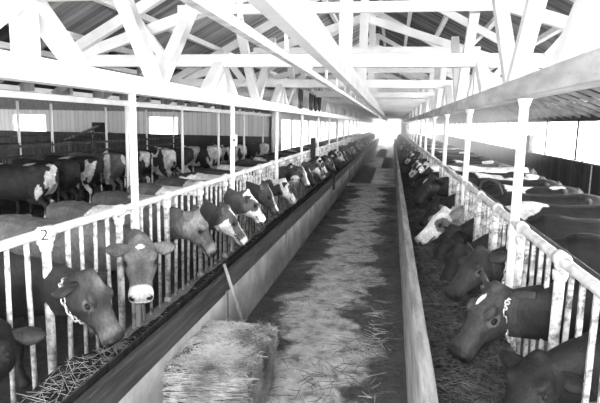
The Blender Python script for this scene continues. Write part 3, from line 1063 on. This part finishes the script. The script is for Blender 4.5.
def straws(n, place, lmin, lmax, r, mb, lift=.6):
    for _ in range(n):
        p, nrm = place()
        a = random.uniform(0, 2 * math.pi)
        d = Vector((math.cos(a), math.sin(a), 0))
        d = (d - nrm * d.dot(nrm))
        if d.length < .05:
            d = nrm.orthogonal()
        d.normalize()
        d = (d + nrm * random.uniform(-.15, lift) * .5).normalized()
        l = random.uniform(lmin, lmax)
        bend = Vector((random.uniform(-1, 1), random.uniform(-1, 1), random.uniform(-.6, .3))) * l * .18
        p = Vector(p)
        mb.tube([p - d * l / 2, p + bend * .5, p + d * l / 2 + bend * .2], [r * .7, r, r * .6], 3, cap=False)


def hl(x, y):     # hay in the left trough: heaped to the stanchion side, eaten away along the plank
    t = min(max((x + 2.40) / .42, 0), 1)
    near = min(max((4.6 - y) / 1.2, 0), 1)
    return (.19 + .17 * near) * (1 - t ** 1.4) + .05 * (1 - t) * noise.noise((x * 2, y * 1.3, 0)) + .05


def hr(x, y):
    t = min(max((x - .27) / .8, 0), 1)
    return .50 + .10 * math.sin(t * math.pi) + .07 * noise.noise((x * 2, y * 1.5, 3))


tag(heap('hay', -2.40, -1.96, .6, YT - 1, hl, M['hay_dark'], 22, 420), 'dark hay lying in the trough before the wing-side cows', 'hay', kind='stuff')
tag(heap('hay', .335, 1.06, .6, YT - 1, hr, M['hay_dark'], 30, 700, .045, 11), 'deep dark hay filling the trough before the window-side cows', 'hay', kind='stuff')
UP = Vector((0, 0, 1))
m = MB()
straws(500, lambda: ((lambda x, y: ((x, y, hl(x, y) + .02), UP))(random.uniform(-2.36, -2.02), 1.8 + 9 * random.random() ** 2)), .06, .2, .0022, m, 1.0)
straws(420, lambda: ((lambda x, y: ((x, y, hl(x, y) + .03), UP))(random.uniform(-2.36, -2.0), random.uniform(2.4, 4.2))), .06, .24, .0024, m, 1.4)
tag(m.build('straw', M['straw_pale']), 'loose pale stalks on the hay before the wing-side cows', 'straw', kind='stuff')
m = MB()
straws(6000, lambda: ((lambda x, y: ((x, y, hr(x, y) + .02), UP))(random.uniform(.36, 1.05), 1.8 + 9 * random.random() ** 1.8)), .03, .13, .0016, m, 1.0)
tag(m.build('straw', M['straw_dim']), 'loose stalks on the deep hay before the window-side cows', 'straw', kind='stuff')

# trodden hay on the alley floor and a scatter of stalks
def floor_litter():
    m = MB()

    def pl():
        while True:
            x = random.uniform(TL + .03, .14); y = 3.4 + 15 * random.random() ** 1.8
            dens = abs(x + .80) * 1.1 + .25 * noise.noise((x * 1.5, y * .8, 0))
            if random.random() < dens:
                return (x, y, .008), UP
    straws(2600, pl, .06, .26, .003, m, .15)
    return m


tag(floor_litter().build('straw', M['straw_dim']), 'scattered stalks trodden into the alley floor', 'straw', kind='stuff')
m = MB()
straws(60, lambda: ((random.gauss(-.10, .07), random.gauss(5.6, .55), .015), UP), .08, .24, .003, m, .4)
straws(26, lambda: ((random.gauss(-.30, .05), random.gauss(5.0, .12), .015), UP), .06, .18, .0025, m, .4)
tag(m.build('straw', M['straw_pale']), 'small pale wisps of straw on the dark floor beside the pale board', 'straw', kind='stuff')

for x0, x1, y0, y1, hh, lab in ((TL + .02, -.75, 20.6, 28, .34, 'low grey heap of hay on the alley just beyond the floor sill'),
                                (-1.1, -.35, 38, 50, .25, 'dark heap of hay far down the middle of the alley'),
                                (-.5, .12, 29, 38, .16, 'flat dark hay spilled along the far part of the pale board')):
    hf = lambda x, y: hh * max(0, math.sin(math.pi * min(max((x - x0) / (x1 - x0), 0.02), .98))) ** 1.2 * max(0, math.sin(math.pi * min(max((y - y0) / (y1 - y0), 0), 1))) ** 1.0
    tag(heap('hay_pile', x0, x1, y0, y1, hf, M['hay_bale'], 14, 30, .09, 4), lab, 'hay', kind='stuff')

# ------------------------------------------------------------------ hay bale
BR = Vector((-.99, 4.40, 0)); DL = Vector((.03, -1, 0)).normalized(); DW = Vector((-1, -.03, 0)).normalized()
BL, BW, BH = .95, .61, .47
bale = empty('hay_bale', (0, 0, 0), 'rectangular hay bale lying on the alley floor against the plank trough wall', 'hay bale')
bm = bmesh.new()
bmesh.ops.create_cube(bm, size=1)
bmesh.ops.bevel(bm, geom=bm.edges[:], offset=.045, segments=3, affect='EDGES', profile=.6)
bmesh.ops.subdivide_edges(bm, edges=bm.edges[:], cuts=7, use_grid_fill=True)
for v in bm.verts:
    p = BR + DL * (v.co.x + .5) * BL + DW * (v.co.y + .5) * BW + UP * (v.co.z + .5) * BH
    n_ = Vector((v.co.x, v.co.y, v.co.z))
    q = .035 * noise.noise(p * 9) + .022 * noise.noise(p * 24) + .03 * noise.noise(p * 3)
    off = DL * n_.x + DW * n_.y + UP * n_.z
    v.co = p + off * q * 1.6
    v.co.z = max(v.co.z, .002)
me = bpy.data.meshes.new('packed_hay'); bm.to_mesh(me); bm.free()
me.materials.append(M['hay_bale'])
o = bpy.data.objects.new('packed_hay', me); COL.objects.link(o); o.parent = bale
m = MB()


def bale_pt():
    f = random.random()
    u, v, w = random.random(), random.random(), random.random()
    if f < .5:
        return BR + DL * u * BL + DW * v * BW + UP * (BH + .008), UP
    if f < .85:
        return BR + DL * u * BL - DW * .03 + UP * w * BH, -DW
    return BR + DL * (BL + .02) + DW * v * BW + UP * w * BH, DL


straws(6500, bale_pt, .05, .19, .0024, m, .9)
s_ = m.build('stalks', M['straw_bale'], bale); s_['kind'] = 'stuff'

# tool handle leaning behind the bale
t = empty('tool_handle', (-1.42, 4.95, 0), 'wooden tool handle leaning on the plank trough behind the hay bale', 'tool')
m = MB(); m.tube([(.06, .06, .0), (-.06, -.04, .45), (-.17, -.12, .90)], [.02, .019, .016], 10); m.build('shaft', M['handle_wood'], t, smooth=True)

# ------------------------------------------------------------------ racks in the wing
def rack(x, y0, y1, zt, lab):
    t = empty('hay_rack', (x, 0, 0), lab, 'rack', 'racks in the wing')
    m = MB()
    for z in (zt, zt - .28):
        m.box(-.03, .03, y0, y1, z - .035, z + .035)
    m.build('rails', M['rack_wood'], t)
    m = MB()
    yy = y0
    while yy < y1:
        m.box(-.015, .015, yy - .015, yy + .015, .5, zt + .1); yy += .3
    s = m.build('slats', M['rack_wood'], t)
    m = MB(); m.box(-.25, .25, y0, y1, 0, .5); m.build('manger', M['dark_wood'], t)


rack(-10.4, 9, 25, 1.5, 'long grey slatted hay rack in front of the loose cows in the wing')
rack(-14.5, 12, 25.5, 1.6, 'dim slatted rack farther back in the wing below the white windows')

# ------------------------------------------------------------------ small things
t = empty('wall_hook', (XW - .02, 16.6, 1.0), 'dark iron tool hanging on the board wall below the windows', 'tool')
m = MB(); m.tube([(0, 0, .38), (-.02, 0, .1)], .03, 8); m.tube([(-.02, 0, .1), (-.02, 0, -.05)], [.05, .09], 8); m.build('iron', M['dark_iron'], t)
t = empty('switch_box', (XW - .06, 22.6, 1.42), 'small dark box with two doors on the window wall sill', 'box')
m = MB(); m.box(-.08, .06, -.28, -.02, -.08, .6); m.build('box_half', M['dark_iron'], t)
m = MB(); m.box(-.08, .06, .04, .3, -.08, .6); m.build('box_half', M['dark_iron'], t)
m = MB(); m.tube([(XW - .03, 15.8, .15), (XW - .03, 15.8, 2.5)], .02, 6)
tag(m.build('conduit', M['white_pipe']), 'thin pale pipe running up the dark board wall between windows', 'pipe')
# bent lever on the window-side rail
m = MB(); m.tube([(XR + .02, 7.0, 1.46), (XR + .03, 6.9, 1.6), (XR + .1, 6.8, 1.66), (XR + .2, 6.7, 1.62), (XR + .25, 6.68, 1.48)], .016, 8)
tag(m.build('lever', M['dark_iron'], smooth=True), 'bent dark iron lever standing on the window-side rail', 'lever')
# dark stake on the wing-side rail
m = MB(); m.box(XL + .05, XL + .19, 15.9, 16.05, 1.0, 1.86)
tag(m.build('stake', M['dark_wood'], bev=.01), 'short dark stake against the distant part of the wing-side rail', 'stake')
m = MB(); m.box(TL - .02, TL + .06, 14.6, 14.75, .45, .92)
tag(m.build('peg', M['dark_wood'], bev=.01), 'dark upright peg on the plank trough far down the alley', 'peg')
# dark cloths hung over a rod between braces, above the wing-side girder
t = empty('hanging_rack', (XL, 12.9, 2.72), 'pale rod with dark cloths hanging from it above the wing-side girder', 'hanger', None)
m = MB(); m.tube([(.2, -.6, .45), (.2, 4.2, .42)], .02, 8); m.build('rod', M['white_pipe'], t)
for k, (yy, w) in enumerate(((-.1, .5), (1.6, .7), (2.6, .6), (3.5, .5))):
    m = MB()
    n = 10
    for i in range(n + 1):
        for j in range(6):
            f = i / n
            m.v.append((.2 + .03 * math.sin(f * 14 + k), yy + w * f, .45 - j * (.09 + .012 * math.sin(f * 9 + k))))
    for i in range(n):
        for j in range(5):
            a = i * 6 + j
            m.f.append((a, a + 1, a + 7, a + 6)); m.mi.append(0)
    o = m.build('cloth', M['dark_iron'], t)
    sd = o.modifiers.new('solid', 'SOLIDIFY'); sd.thickness = .012
for i, yy in enumerate((-.5, 4.1)):
    m = MB(); m.beam((.0, yy, .0), (.2, yy, .45), .05, .05); m.build('bracket', M['whitewash'], t)

# scatter volume added to imitate the halation glow around the bright open end
hz = mat('halation_volume', lambda nt, b: None)
nt = hz.node_tree
nt.nodes.clear()
vo = nt.nodes.new('ShaderNodeVolumeScatter'); vo.inputs['Density'].default_value = HALATION; vo.inputs['Anisotropy'].default_value = .4
ou = nt.nodes.new('ShaderNodeOutputMaterial'); nt.links.new(vo.outputs[0], ou.inputs['Volume'])
m = MB(); m.box(XA + .05, XW - .05, 19, Y1 - .05, .02, 5.2)
tag(m.build('halation_volume', hz), 'added scatter volume imitating halation glow in the far end of the barn', 'halation_volume', kind='stuff')
